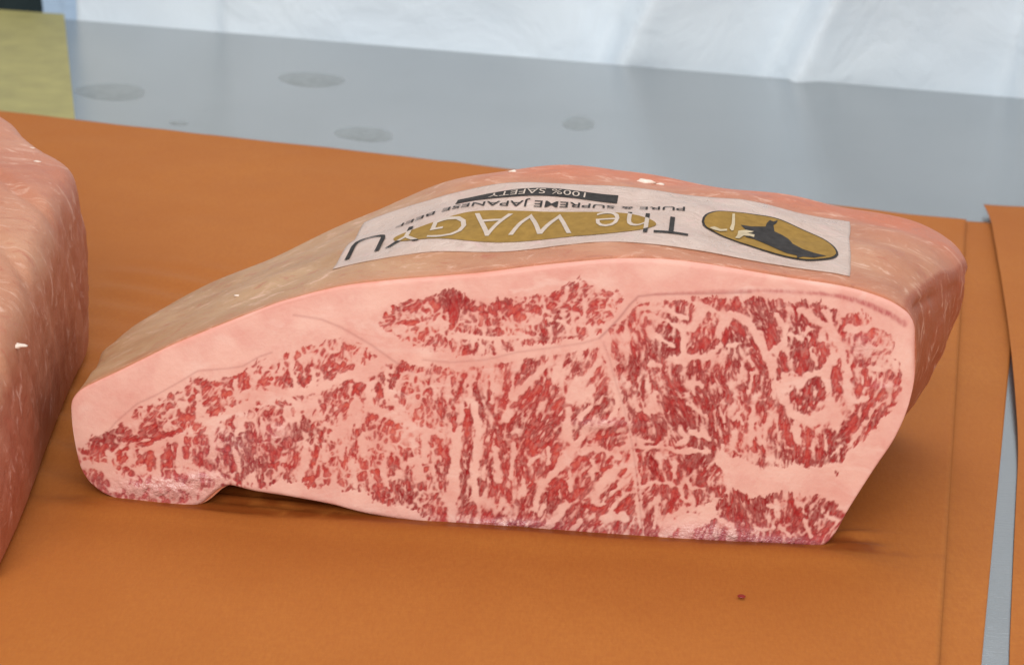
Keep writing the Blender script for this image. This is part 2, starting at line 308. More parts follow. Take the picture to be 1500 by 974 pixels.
RG = dict(
 R1=[(562,462),(575,448),(600,440),(635,432),(660,425),(690,437),(740,441),(790,438),(815,424),(845,415),(880,421),(912,438),(900,458),(882,482),(868,491),(830,501),(790,506),(740,514),(690,524),(645,516),(600,502),(560,480)],
 R2=[(116,664),(150,640),(185,618),(215,600),(250,575),(290,556),(350,545),(400,528),(450,510),(500,500),(545,513),(552,526),(520,541),(470,562),(420,577),(350,592),(300,618),(260,640),(215,655),(170,690),(114,690)],
 R3=[(113,672),(170,648),(260,640),(330,610),(440,578),(560,533),(590,527),(640,545),(668,545),(668,772),(626,757),(560,733),(524,719),(472,712),(431,702),(380,712),(330,712),(300,718),(260,736),(200,744),(148,728),(126,712),(115,692)],
 R4=[(640,545),(660,548),(740,526),(870,511),(884,512),(905,560),(922,620),(938,680),(946,795),(800,786),(640,772)],
 R5=[(893,508),(905,480),(935,446),(1000,436),(1100,437),(1200,444),(1268,462),(1305,485),(1318,530),(1322,560),(1310,590),(1280,630),(1258,648),(1234,680),(1217,690),(1205,684),(1184,688),(1168,678),(1164,670),(1147,684),(1130,672),(1112,686),(1090,668),(1072,668),(1058,648),(1052,660),(1052,672),(1065,700),(1060,728),(985,760),(965,795),(940,800),(935,720),(928,650),(915,590)],
 R6=[(975,795),(990,772),(1040,762),(1055,733),(1073,719),(1100,724),(1135,720),(1166,727),(1193,724),(1217,738),(1246,747),(1232,790),(1200,806),(1000,806)],
)
ORI = [(200,640,30),(300,590,45),(400,550,70),(480,530,60),(170,690,70),(250,680,90),(350,660,98),(450,650,78),(520,680,90),(600,600,80),(600,700,90),(680,600,90),(700,560,78),(780,570,66),(820,620,66),(740,680,88),
 (830,700,68),(880,740,50),(900,650,45),(880,560,62),(930,730,50),(930,520,100),(950,580,112),(1000,600,122),(1060,580,95),(1100,560,90),(1000,470,60),(1080,450,100),(1130,480,105),(1180,520,85),(1230,560,86),(1280,540,78),
 (1260,620,62),(1220,640,70),(1180,620,85),(1100,640,88),(970,680,110),(1030,700,75),(980,750,80),(1100,760,95),(1200,770,60),(600,450,20),(660,460,90),(750,470,90),(850,450,45),(880,440,5)]
# x, y, how lean, fleck size
DEN = [(160,680,.25,.6),(240,690,.35,.6),(200,640,.3,.5),(300,600,.15,.5),(400,550,.0,.7),(500,530,-.25,.7),(330,660,.35,.6),(300,720,-.35,.5),(200,730,-.1,.5),(420,600,-.1,.8),(400,670,.5,.6),(470,620,-.2,.9),(540,580,-.15,.8),(520,690,-.05,.8),(600,560,-.2,.7),(640,600,-.1,.8),
 (580,650,-.1,.8),(610,720,.2,.6),(690,600,.1,.8),(720,560,-.1,.7),(780,580,.35,.9),(830,560,-.35,.9),(860,530,-.3,.7),(780,640,.45,.8),(720,680,.25,.8),(700,750,.2,.7),(820,720,.45,.9),(870,740,.45,.8),(900,690,-.25,.7),(880,600,-.15,.8),(920,760,.1,.6),
 (930,480,.1,.5),(960,520,.25,.5),(1000,600,.9,.6),(960,570,.3,.6),(1020,560,.6,.7),(1010,460,.2,.7),(1100,470,.3,.8),(1060,520,.45,.8),(1120,580,.4,.9),(1160,480,.45,.9),(1210,500,.35,.8),(1180,530,.4,.9),(1260,530,.05,.6),(1290,500,-.3,.6),(1240,600,.2,.8),(1270,590,.2,.7),(1210,650,.2,.8),(1300,560,-.2,.6),
 (980,640,.6,.6),(1010,690,.6,.7),(960,720,.4,.7),(1100,640,.0,.8),(1000,785,-.2,.6),(1060,760,.45,.7),(1120,760,.65,.8),(1200,770,.65,.8),(590,455,.0,.6),(660,445,.9,.8),(740,450,.8,.7),(690,490,.0,.8),(750,500,-.45,.8),(640,500,-.5,.7),(590,490,-.8,.7),(830,450,.45,.6),(850,490,.0,.5),(890,440,.0,.5)]
def marbling():
    rng = np.random.RandomState(11)
    q = 6
    sy, sx = np.mgrid[0:GH:q, 0:GW:q].astype(float)
    def idw(vals, pw=3):
        num = 0; den = 0
        for (x, y), v in vals:
            w = 1/((sx+X0-x)**2+(sy+Y0-y)**2+60)**(pw/2)
            num = num+w*v; den = den+w
        small = num/den
        gy, gx = np.mgrid[0:GH, 0:GW].astype(float)
        return _samp(small, np.minimum(gx/q, small.shape[1]-1.01), np.minimum(gy/q, small.shape[0]-1.01))
    c2 = idw([((x, y), math.cos(2*math.radians(a))) for x, y, a in ORI]); s2 = idw([((x, y), math.sin(2*math.radians(a))) for x, y, a in ORI])
    ang = .5*np.arctan2(s2, c2)
    ang = ang+_blur(rng.randn(GH, GW), 9)*9*.6
    dx, dy = np.cos(ang), -np.sin(ang)
    # keep the direction continuous for tracing: flip to point upwards
    fl = np.where(dy > 0, -1, 1); dx = dx*fl; dy = dy*fl
    bias = idw([((x, y), b) for x, y, b, s in DEN]); siz = idw([((x, y), s) for x, y, b, s in DEN])
    nz = lambda s: (lambda b: b/b.std())(_blur(rng.randn(GH, GW), s))
    nS = _lic(nz(1.0), dx, dy, 4); nM = _lic(nz(1.7), dx, dy, 7); nL = _lic(nz(3.2), dx, dy, 12); fine = _lic(nz(.7), dx, dy, 3)
    web = _lic(nz(1.5), dx, dy, 5); web = np.exp(-(web/.20)**2)          # thin veins: where the noise crosses zero
    wide = nz(14)
    big = np.clip((siz-.5)/.4, 0, 1)
    rt = np.clip(((np.mgrid[0:GH, 0:GW][1]+X0)-900)/60., 0, 1)      # the eye muscle: finer grain, its big streaks are drawn
    n = nL*(.35+.40*big)*(1-.35*rt)+nM*(.80-.1*big)+nS*(.62-.2*big)
    n /= n.std()
    # rounded bundles of fibres: cells with a pale gap between them and often a pale heart
    gy, gx = np.mgrid[0:GH, 0:GW].astype(float)
    cw = np.clip((700-(gx+X0))/90, 0, 1)*.85+.15
    cw = np.maximum(cw, np.clip((530-(gy+Y0)-.12*(gx+X0-600))/12, 0, 1)*((gx+X0) < 915))
    def cells(size, st, seed):
        r2 = np.random.RandomState(seed)
        px = (gx+nz(3.2)*3.2)/size; py = (gy+nz(3.2)*3.2)/(size*st)
        nw, nh = int(px.max())+8, int(py.max())+8
        jx, jy, ra, rb = r2.rand(nh, nw), r2.rand(nh, nw), r2.rand(nh, nw), r2.rand(nh, nw)
        ix = np.floor(px).astype(int); iy = np.floor(py).astype(int)
        f1 = np.full(px.shape, 9.); f2 = f1.copy(); A = np.zeros(px.shape); B = np.zeros(px.shape)
        for oy in (-1, 0, 1):
            for ox in (-1, 0, 1):
                cx = ix+ox; cy = iy+oy
                kx, ky = cx+3, cy+3
                d_ = np.hypot(cx+.1+.8*jx[ky, kx]-px, cy+.1+.8*jy[ky, kx]-py)
                n1 = d_ < f1
                f2 = np.where(n1, f1, np.minimum(f2, d_)); A = np.where(n1, ra[ky, kx], A); B = np.where(n1, rb[ky, kx], B); f1 = np.where(n1, d_, f1)
        return f1, f2, A, B
    h1, h2, _a, _b = cells(13.5, 1.6, 9); vein = np.exp(-(_blur(h2-h1, .8)/.15)**2)      # branching thin veins
    k1, k2, _a, _b = cells(27, 1.35, 14); vein2 = np.exp(-(_blur(k2-k1, .9)/.085)**2)     # wider mesh of stronger veins
    f1, f2, cA, cB = cells(13.5, 1.3, 5)
    gap = f2-f1
    gap = _blur(gap, 1.0)
    cell = np.clip((gap-.24)*3.6, -1, .8)-_blur(np.where(cA > .90, 1.0, 0), 1.2)
    ring = np.clip(gap*1.35, 0, 1)*(cB > .35)         # heart of the bundle
    reg = np.zeros((GH, GW)); wl = nz(3)*2.2
    gy, gx = np.mgrid[0:GH, 0:GW].astype(float)
    for k, pts in RG.items(): reg = np.maximum(reg, _poly(pts, 1.2))
    # ragged muscle borders
    reg = _samp(reg, gx+nz(3)*2.2+nz(7)*3, gy+nz(3)*2.2+nz(7)*3+fine*1.5)
    nC = nL*.8+nM*.45; nC /= nC.std()
    bl = bias*(1-.45*cw)
    Lc = nC*(.46-.22*cw)+bl*.62+.31+.04*rt+wide*.08+cw*(.95*cell+.0)          # bundles and the clean fat between them
    Lc = Lc-(1-.7*cw)*(.55*vein*(.6+.4*rt)+.55*vein2)
    Lc = Lc-cw*.9*np.clip(ring-.72, 0, .5)*np.clip(.9-bias, 0, 1.2)
    nF = nM*.55+nS*.75; nF /= nF.std()
    Lq = nF*.34+.36+.26*bias-.36*web*np.clip(1.1-.35*bias, .4, 1.2)+.08*fine      # fine flecks inside a bundle
    L = -np.log(np.exp(-5*np.clip(Lc, -3, 3))+np.exp(-5*np.clip(Lq, -3, 3)))/5
    fat = np.zeros((GH, GW)); lean = np.zeros((GH, GW))
    wob = nz(2.2)*.9
    for t, w, s in FAT: _stroke(fat, _pp(t, s), min(w, 3.2+.32*w)*.95, 1.0, wob=wob*1.35)
    for t, w, s in LEAN: _stroke(lean, _pp(t, s), w*.85, 1.0, wob=wob*1.3)
    _stroke(fat, [(880,500),(895,530),(905,570),(918,610),(930,660),(938,720),(943,790)], 1.7, .9, wob=wob*1.3)
    L = L+lean*.8-fat*1.6*(1-.45*lean)
    reg = np.clip(reg*1.9, 0, 1)
    L = L*np.clip(reg*1.3-.2, 0, 1)-(1-reg)*1.5
    soft = 1/(1+np.exp(-L/.105))             # 0 fat .. 1 lean
    speck = 1/(1+np.exp(-(nS*.7+fine*.8-.75)/.28))
    soft = soft*(1-.36*speck*np.clip(1.15-.6*bias, .3, 1))
    # inside of each fleck: fibres, paler hearts, dark rims
    rim = np.exp(-((L-.28)/.26)**2)
    tone = .46+.42*rim+.16*np.clip(fine, -2, 2)*.6+(.26+.18*rt)*bias+.14*wide+.08*nM*.6-.06-.24*np.clip(L-.75, 0, 1.2)*(1-np.clip(bias, 0, 1))
    tone = tone-.30*cw*np.clip(ring-.3, 0, 1)
    # seams and membranes
    seam = np.zeros((GH, GW))
    def sm(p, w, a): _stroke(seam, p, w*1.25, a, soft=1.3)
    sm([(430,462),(470,468),(500,480),(545,506),(575,528),(605,545)], 1.0, .55)
    sm([(1100,428),(1010,430),(960,431),(935,434),(922,447),(908,465),(892,482),(878,495)], 1.1, .8)
    sm([(880,495),(850,503),(800,510),(760,515),(710,527),(660,531),(620,527)], .9, .45)
    sm([(884,502),(893,525),(902,560),(915,600),(926,650),(936,720),(941,790)], .9, .4)
    sm([(896,508),(912,560),(926,612),(935,660)], .7, .35)
    sm([(136,646),(155,636),(170,618),(200,592),(230,578),(262,560),(290,543),(330,540),(355,537),(380,523),(398,517)], .7, .6)
    sm([(930,625),(960,620),(1000,612)], 1.0, .5)
    band = np.zeros((GH, GW))
    bp = [(960,431),(1000,428.5),(1040,426.5),(1080,425.5),(1120,426),(1160,427.5),(1200,430),(1230,434),(1258,441),(1282,450),(1304,461),(1324,474)]
    for k in range(len(bp)-1):
        _stroke(band, bp[k:k+2], .7+.36*k, .55+.045*k-(.25 if k == 10 else 0), soft=1.5, wob=wob*.5)
    band = _blur(band, .9)*(.8+.2*np.clip(fine, -1, 1))
    return soft, tone, seam, band, L, wide
LEAN_K = .05
def cutp(px, py):
    q = ray(px, py); n = np.array([0, 1., -LEAN_K]); return C-q*((n@C)/(n@q))
TOPC = [(103,598),(106,585),(118,572),(140,560),(180,541),(250,507),(330,474),(400,447),(430,438),(470,427),(520,417),(600,409),(700,401),(780,391),(850,384),(900,380),(960,380),(1020,386),(1080,395),(1160,408),(1220,417),(1260,426),(1300,440),(1325,455),(1336,468),(1341,482)]
BOTC = [(103,598),(106,630),(112,665),(120,692),(135,712),(160,728),(200,739),(250,744),(280,743),(296,737),(308,727),(320,717),(335,712),(350,715),(375,721),(420,728),(480,739),(540,754),(620,766),(700,774),(800,782),(950,792),(1100,798),(1180,801),(1205,800),(1222,785),(1245,745),(1280,690),(1310,645),(1330,600),(1340,555),(1342,520),(1341,482)]
def smoothc(pts, n):
    """Catmull-Rom through pts, n points by arc length"""
    P = np.array(pts, float); P = np.vstack([2*P[0]-P[1], P, 2*P[-1]-P[-2]]); out = []
    for i in range(1, len(P)-2):
        t = np.linspace(0, 1, 16, endpoint=False)[:, None]
        a, b, c, d_ = P[i-1], P[i], P[i+1], P[i+2]
        out.append(.5*((2*b)+(c-a)*t+(2*a-5*b+4*c-d_)*t**2+(3*b-a-3*c+d_)*t**3))
    out = np.vstack(out+[P[-2][None]])
    l = np.r_[0, np.cumsum(np.hypot(*np.diff(out, axis=0).T))]
    s = np.linspace(0, l[-1], n)
    return np.stack([np.interp(s, l, out[:, k]) for k in range(2)], 1)
NT, NB, MR = 170, 170, 64
DEPTH = .100
front_top = np.array([cutp(*p_)[[0, 2]] for p_ in smoothc(TOPC, NT)])
front_bot = np.array([cutp(*p_)[[0, 2]] for p_ in smoothc(BOTC, NB)])
back_top = smoothc([(-.170,.012),(-.166,.022),(-.150,.034),(-.109,.057),(-.060,.083),(-.034,.096),(-.013,.1015),(.015,.1035),(.042,.1035),(.08,.1005),(.117,.0955),(.147,.0905),(.162,.084),(.169,.076),(.170,.068)], NT)
back_bot = smoothc([(-.170,.012),(-.167,.004),(-.158,.000),(-.10,.000),(0,.000),(.09,.000),(.118,.000),(.136,.004),(.150,.016),(.162,.035),(.168,.052),(.170,.068)], NB)
def body_grid():
    """rings (MR, NT+NB-2, 3): front edge -> back, then a rounded back end"""
    F_ = np.vstack([front_top, front_bot[::-1][1:-1]]); B_ = np.vstack([back_top, back_bot[::-1][1:-1]])
    rng = np.random.RandomState(3)
    rings = []
    for k in range(MR):
        t = k/(MR-1)
        if t < .86:
            u_ = t/.86; y = DEPTH*u_; sh = 0.
        else:
            a = (t-.86)/.14*math.pi/2; u_ = 1.; y = DEPTH+.014*math.sin(a); sh = 1-math.cos(a)
        w = u_*u_*(3-2*u_)*.5+u_*.5
        R_ = F_*(1-w)+B_*w
        c = R_.mean(0); c = np.array([c[0], .045])
        if sh > 0:
            v = c-R_; ln = np.linalg.norm(v, axis=1)[:, None]+1e-9
            R_ = R_+v*np.minimum(.022*sh/ln, .8)
            if k == MR-1: R_ = R_*.6+c*.4
        rings.append(np.c_[R_[:, 0], y+LEAN_K*R_[:, 1]*(1-w), R_[:, 1]])
    G = np.array(rings)
    # soft undulation of the fat cap, none at the cut edge
    x, y, z = G[..., 0], G[..., 1], G[..., 2]
    env = np.clip(y/.03, 0, 1)
    bump = .0008*np.sin(31*x+40*y+1)*np.sin(52*y-9*x)+.0006*np.sin(83*x-61*y)+.0004*np.sin(140*x+170*y+2)+.0005*np.sin(210*y-60*x)
    top = np.zeros_like(x); top[:, 4:NT-4] = 1
    G[..., 2] += env*bump*top+.0018*top*np.sin(np.clip(y/DEPTH, 0, 1)*math.pi)
    side = np.zeros_like(x); side[:, NT-3:NT+60] = 1
    G[..., 0] += side*env*(.0034*noise2(y+.3*z, z, 81, 42, 4))
    lip = G[0].copy(); cc = np.array([-.01, 0, .05]); v = cc-lip; v[:, 1] = 0
    lip = lip+v/np.linalg.norm(v, axis=1)[:, None]*.0022; lip[:, 1] -= .0004
    return np.concatenate([lip[None], G])
# =====================================================================  table and background
def slab(name, poly, z0, z1, mat, parent=None):
    n = len(poly)
    v = [(x, y, z0) for x, y in poly]+[(x, y, z1) for x, y in poly]
    fc = [list(range(n))[::-1], list(range(n, 2*n))]+[[i, (i+1) % n, n+(i+1) % n, n+i] for i in range(n)]
    return mesh(name, v, fc, mat, parent, smooth=False)
def edge_y(x): return .741-.0945*x
tbl = empty('steel_table', (0, .2, -.8), 'grey steel work table under the orange paper sheets', 'table')
slab('table_top', [(-.95, -.40), (.80, -.40), (.80, edge_y(.80)-.004), (-.95, edge_y(-.95)-.004)], -.028, -.003, MAT['steel'], tbl)
# rolled rear edge
nx, na = 40, 10; vv = []
for i in range(nx):
    x = -.95+1.75*i/(nx-1)
    for k in range(na):
        a = math.pi/2-math.pi*k/(na-1); vv.append((x, edge_y(x)-.004+.0125*math.cos(a)*.5, -.0155+.0124*math.sin(a)))
mesh('rolled_edge', vv, grid_faces(nx, na, flip=True), MAT['steel'], tbl)
def curtain(name, x0, x1, off, folds, mat, label, cat, z1=.60, seed=1, amp=.016):
    nx, nz = int((x1-x0)*260)+8, 90
    X, Z = np.meshgrid(np.linspace(x0, x1, nx), np.linspace(-.30, z1, nz))
    Y = edge_y(X)+off
    for fx, lean_, dp in folds:                       # overlapping cloth edges: each one steps back
        s_ = (X-(fx+lean_*Z)); Y = Y-dp*np.exp(-np.clip(s_, 0, None)/.09)*(1/(1+np.exp(-s_/.0022)))
    Y = Y+amp*noise2(X, Z*.5, seed, 5.5, 3)+.25*amp*noise2(X, Z, seed+4, 22, 2)
    v = np.c_[X.ravel(), Y.ravel(), Z.ravel()]
    o = mesh(name, v, grid_faces(nz, nx), mat)
    so = o.modifiers.new('thickness', 'SOLIDIFY'); so.thickness = .002
    return tag(o, label, cat)
curtain('white_cloth', -.392, .95, .045, [(-.272, -.02, .016), (.036, .38, .055), (.162, .36, .05), (.33, .1, .03)], MAT['cloth'], 'large white cloth with soft folds hanging behind the steel table', 'cloth')
curtain('pale_blue_cloth', -.432, -.385, .075, [(-.41, .1, .006)], MAT['bluecloth'], 'narrow pale blue cloth strip beside the dark cloth behind the table', 'cloth', .25, 7)
curtain('dark_cloth', -.80, -.420, .095, [(-.46, .2, .02), (-.5, -.1, .02)], MAT['darkcloth'], 'dark green cloth behind the far left table corner', 'cloth', .04, 9, .012)
# flat olive patch on the steel
def xy(px, py, z=-.0028): return tuple(gnd(px, py, z)[:2])
a_, b_ = xy(94, 23), xy(110, 178)
ob = slab('olive_patch', [(-.80, .50), (b_[0]-.01, .44), b_, a_, (-.80, edge_y(-.80)-.010)], -.0029, -.0019, MAT['olive'])
tag(ob, 'flat olive yellow patch on the steel at the far left', 'sheet')
# smears on the steel
def spot(px, py, rx, ry, label, seed):
    c = gnd(px, py, -.003); n = 40; rs = np.random.RandomState(seed); ph_ = rs.rand(4)*6
    v = [(c[0], c[1], -.0024)]
    for k, s in ((1, .7), (2, 1.)):
        for i in range(n):
            a = 2*math.pi*i/n; w = s*(1+.05*math.sin(2*a+ph_[0])+.04*math.sin(3*a+ph_[1]))
            v.append((c[0]+rx*w*math.cos(a), c[1]+ry*w*math.sin(a), -.00255 if k == 1 else -.00295))
    fc = [[0, 1+i, 1+(i+1) % n] for i in range(n)]+[[1+i, n+1+i, n+1+(i+1) % n, 1+(i+1) % n] for i in range(n)]
    tag(mesh('wet_spot', v, fc, MAT['spot']), label, 'spot', 'dark wet spots on the steel table')
spot(163, 135, .0225, .022, 'pale round wet spot on the steel next to the olive patch', 1)
spot(456, 117, .0225, .020, 'round wet spot nearest the white cloth on the steel', 2)
spot(534, 197, .0185, .016, 'dark round wet spot on the steel close to the paper edge', 3)
spot(848, 181, .0105, .017, 'smallest wet spot on the steel behind the labelled beef', 4)
spot(262, 181, .006, .004, 'tiny faint smear on the steel near the orange paper', 5)
# =====================================================================  paper sheets
def sheet(name, P00, P10, P11, P01, nu, nv, zf, label, zb=0., th=.0004):
    U, V = np.meshgrid(np.linspace(0, 1, nu), np.linspace(0, 1, nv))
    P00, P10, P11, P01 = map(np.array, (P00, P10, P11, P01))
    XY = (P00*(1-U[..., None])+P10*U[..., None])*(1-V[..., None])+(P01*(1-U[..., None])+P11*U[..., None])*V[..., None]
    X, Y = XY[..., 0], XY[..., 1]
    Z = zb+zf(X, Y, U, V)
    o = mesh(name, np.c_[X.ravel(), Y.ravel(), Z.ravel()], grid_faces(nv, nu), MAT['paper'])
    so = o.modifiers.new('thickness', 'SOLIDIFY'); so.thickness = th; so.offset = -1
    return tag(o, label, 'paper')
def sstep(x, a, b):
    t = np.clip((x-a)/(b-a), 0, 1); return t*t*(3-2*t)
def z_main(X, Y, U, V):
    inside = sstep(X, -.175, -.16)*(1-sstep(X, .115, .14))
    ridge = .0016*np.exp(-((Y+.0085)/.006)**2)*inside*(1-.5*np.exp(-((X+.09)/.02)**2))
    gapw = sstep(X, -.215, -.195)*(1-sstep(X, -.15, -.125))*sstep(Y, -.03, .01)*(1-sstep(Y, .20, .27))
    rip = gapw*.0007*np.sin(2*math.pi*(Y+.15*X+.006*np.sin(40*X))/.0235)*(1+.5*np.sin(31*Y))
    notch = .0007*np.exp(-((X+.095)/.03)**2)*np.exp(-((Y-.012)/.015)**2)*np.sin(2*math.pi*(Y+.06*X)/.007)
    rr = .0018*np.exp(-((X-.121)/.011)**2)*(np.exp(-((Y-.010-.25*(X-.12))/.0032)**2)+.8*np.exp(-((Y-.002-.1*(X-.12))/.0025)**2))
    sag = .0007*noise2(X, Y*1.7, 5, 9, 3)*sstep(Y, -.2, -.03+.0*X)*.6+.0006*np.sin(2*math.pi*(Y+.10*X)/.085)*np.exp(-((Y+.06)/.06)**2)
    under = sstep(X, -.16, -.14)*(1-sstep(X, .10, .12))*sstep(Y, -.002, .006)*(1-sstep(Y, .10, .12))
    return (ridge+rip+rr+sag+.0006*noise2(X, Y, 8, 30, 2))*(1-.999*under)-.0012*under*0+notch
BR = np.array((.2335, .397)); FR = np.array((.104, -.25)); BL = np.array((-.80, .573)); FL = np.array((-.93, -.20))
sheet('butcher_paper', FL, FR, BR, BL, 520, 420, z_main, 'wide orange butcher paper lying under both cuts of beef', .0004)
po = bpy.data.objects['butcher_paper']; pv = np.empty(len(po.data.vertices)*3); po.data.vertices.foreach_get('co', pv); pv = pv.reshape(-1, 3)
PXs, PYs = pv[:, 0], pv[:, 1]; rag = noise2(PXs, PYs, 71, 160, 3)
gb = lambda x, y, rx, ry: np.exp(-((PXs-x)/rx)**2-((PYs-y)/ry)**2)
attr(po, 'damp_and_shade', np.clip(1.5*(gb(.120, .004, .010, .0035)+gb(-.088, .010, .03, .012)+1.3*gb(.0, -.001, .13, .0026))*(1+1.2*rag)-.15, 0, 1))  # damp at corner and notch; front line also has contact shade painted in
def z_under(X, Y, U, V): return .0003*noise2(X, Y, 12, 14, 3)+.0002
P_ = lambda px, py: np.array(gnd(px, py, -.0015)[:2])
e0, e1_ = P_(1445, 974), P_(1484, 606)
eb = e1_+(e1_-e0)*1.32; ef = e0-(e1_-e0)*.85
sheet('butcher_paper', FR-np.array((.06, -.01)), ef, eb-np.array((.006, .0)), BR-np.array((.06, -.006)), 90, 200, z_under, 'narrow strip of orange paper showing under the right edge of the wide sheet', -.0019)
lp = np.array([P_(*q) for q in ((1478, 974), (1487, 760), (1492, 660), (1486, 590), (1477, 500), (1467, 430), (1457, 370), (1449, 322))])
def right_sheet():
    nu, nv = 110, 220
    ys = np.linspace(-.25, .424, nv)
    o = np.argsort(lp[:, 1]); lx = np.interp(ys, np.r_[-.25, lp[o, 1]], np.r_[lp[o[0], 0]-.036, lp[o, 0]])
    k = np.ones(15)/15; lx = np.convolve(np.pad(lx, 7, mode='edge'), k, 'valid')
    U = np.linspace(0, 1, nu)**1.6
    X = lx[:, None]+U[None]*(.62-lx[:, None]); Y = np.repeat(ys[:, None], nu, 1)+.22*np.minimum(X-lx[:, None], .1)*sstep(ys, .1, .42)[:, None]
    dx_ = X-lx[:, None]
    lift = (.0022*sstep(ys, .05, .16)-.0006*sstep(ys, .30, .42))[:, None]*np.exp(-(dx_/.018))
    Z = -.0018+lift+.0022*sstep(ys, .08, .2)[:, None]*(1-sstep(dx_, .0, .10))+.0004*noise2(X, Y, 21, 20, 3)
    ob_ = mesh('butcher_paper', np.c_[X.ravel(), Y.ravel(), Z.ravel()], grid_faces(nv, nu), MAT['paper'])
    so = ob_.modifiers.new('thickness', 'SOLIDIFY'); so.thickness = .0004; so.offset = -1
    tag(ob_, 'separate orange paper sheet at the right with its left edge curling up', 'paper')
right_sheet()
# =====================================================================  labelled beef
beef = empty('beef_block', (0, .05, 0), 'marbled block of beef with a printed label on its fat cap', 'meat')
G = body_grid()
G[..., 1] += .0011
nr, nc = G.shape[:2]
fc = grid_faces(nr, nc, wrap=True, flip=True)
fc.append(list(range((nr-1)*nc, nr*nc)))
cap = mesh('fat_cap', G.reshape(-1, 3), fc, MAT['cap'], beef)
idx = np.tile(np.arange(nc), (nr, 1)); X, Y, Z = G[..., 0], G[..., 1], G[..., 2]
istop = ((idx > 2) & (idx < NT-6)).astype(float)
attr(cap, 'tan', istop*np.clip(.95-sstep(X, -.09, .02)*.80+.12*noise2(X, Y, 2, 30, 2), 0, 1))
attr(cap, 'rim', np.clip(sstep(Y, .074, .10)*sstep(X, -.05, .0)+.8*sstep(X, .11, .15)*sstep(Y, .03, .1), 0, 1))
attr(cap, 'side', ((idx >= NT-5) & (idx < NT+75)).astype(float))
attr(cap, 'front', np.exp(-np.clip(Y-.0011-LEAN_K*Z, 0, 1)/.0034))
# the cut face: fine grid between its upper and lower outline
tc = smoothc(TOPC, 900); bc = smoothc(BOTC, 1400)
NC, NR = 1040, 330
xs = 103.2+(1341-103.2)*np.linspace(0, 1, NC)
def mono(c_):
    o = np.maximum.accumulate(c_[:, 0]); return o, c_[:, 1]
xt = np.interp(xs, *mono(tc))
bo = bc[:np.argmax(bc[:, 0])+1]; xb = np.interp(xs, *mono(bo))
tt = np.linspace(0, 1, NR)[:, None]
PX = np.repeat(xs[None], NR, 0); PY = xb[None]*(1-tt)+xt[None]*tt
soft, tone, seam, band, Lf, wide = marbling()
S = lambda a: _samp(a, PX-X0, PY-Y0)
q = d[None, None]+((PX-750)/f)[..., None]*r-((PY-487)/f)[..., None]*u
nrm = np.array([0, 1., -LEAN_K]); Pw = C-q*((nrm@C)/(q@nrm))[..., None]
dist = np.minimum(PY-xt[None], xb[None]-PY); dist = np.minimum(dist, np.minimum(PX-103, 1341-PX)); dist = np.maximum(dist, 0)
relief = .00010*S(_blur(soft, 1.0))+.00035*noise2(Pw[..., 0], Pw[..., 2], 31, 45, 3)+.0006*noise2(Pw[..., 0], Pw[..., 2], 33, 12, 2)
kk = np.clip(dist/6, 0, 1)
Pw[..., 1] += relief*kk+.0011*np.exp(-dist/2.6)
face = mesh('cut_face', Pw.reshape(-1, 3), grid_faces(NR, NC), MAT['cut'], beef)
attr(face, 'lean', S(soft)); attr(face, 'tone', S(tone)); attr(face, 'seam', S(seam)); attr(face, 'band', S(band)); attr(face, 'wide', S(wide))
attr(face, 'edge', np.exp(-((PY-xt[None])/(5+3*noise2(PX*.01, PY*.01, 3, 3, 2))))*np.clip(.9-.35*sstep(PX, 700, 900), 0, 1)+.8*np.exp(-(1341-PX)/4)+.7*np.exp(-np.clip(xb[None]-PY, 0, 99)/3.2)*sstep(PX, 1230, 1260))
blob = lambda x, y, rx, ry: np.exp(-((PX-x)/rx)**2-((PY-y)/ry)**2)
attr(face, 'wet', np.clip(blob(235, 715, 70, 16)+.8*blob(295, 700, 25, 8)+.9*blob(740, 770, 60, 8)+1.*blob(1040, 785, 75, 18)+.7*blob(1120, 795, 100, 8)+.5*blob(405, 637, 22, 14)+.5*blob(1290, 568, 18, 8)+.4*blob(1265, 510, 20, 20)+.5*blob(880, 622, 40, 8)+.35*blob(330, 660, 60, 30)+.3*np.exp(-(xb[None]-PY)/9), 0, 1))
# scrap of white fat on the far rim, small crumbs on the cap
Ttop = G[1:int(.86*MR)+1, 4:NT-4]
def surf(x, y):
    x = np.atleast_1d(np.asarray(x, float)); y = np.atleast_1d(np.asarray(y, float)); out = np.zeros_like(x)
    ys = Ttop[:, 80, 1]
    k = np.clip(np.searchsorted(ys, y)-1, 0, len(ys)-2); w = np.clip((y-ys[k])/(ys[k+1]-ys[k]), 0, 1)
    for kk_ in np.unique(k):
        m = k == kk_
        z0 = np.interp(x[m], Ttop[kk_, :, 0], Ttop[kk_, :, 2]); z1 = np.interp(x[m], Ttop[kk_+1, :, 0], Ttop[kk_+1, :, 2])
        out[m] = z0*(1-w[m])+z1*w[m]
    return out
def crumb(x, y, s, seed, parent):
    bm = bmesh.new(); bmesh.ops.create_icosphere(bm, subdivisions=2, radius=1); rs = np.random.RandomState(seed); k = rs.rand(3, 3)*6
    z = float(surf(x, y)[0])
    v = []
    for w in bm.verts:
        g = 1+.35*math.sin(3*w.co.x+k[0, 0])*math.cos(3*w.co.y+k[0, 1])+.2*math.sin(7*w.co.x+5*w.co.z+k[1, 1])
        v.append((x+w.co.x*g*s*1.3, y+w.co.y*g*s*.7, z+w.co.z*g*s*.32+s*.05))
    fcs = [[q_.index for q_ in f_.verts] for f_ in bm.faces]; bm.free()
    return mesh('fat_scrap', v, fcs, MAT['scrap'], parent)
crumb(.041, .094, .0026, 1, beef); crumb(.047, .093, .0014, 2, beef); crumb(-.0098, .0975, .0014, 5, beef); crumb(-.105, .035, .0011, 4, beef)
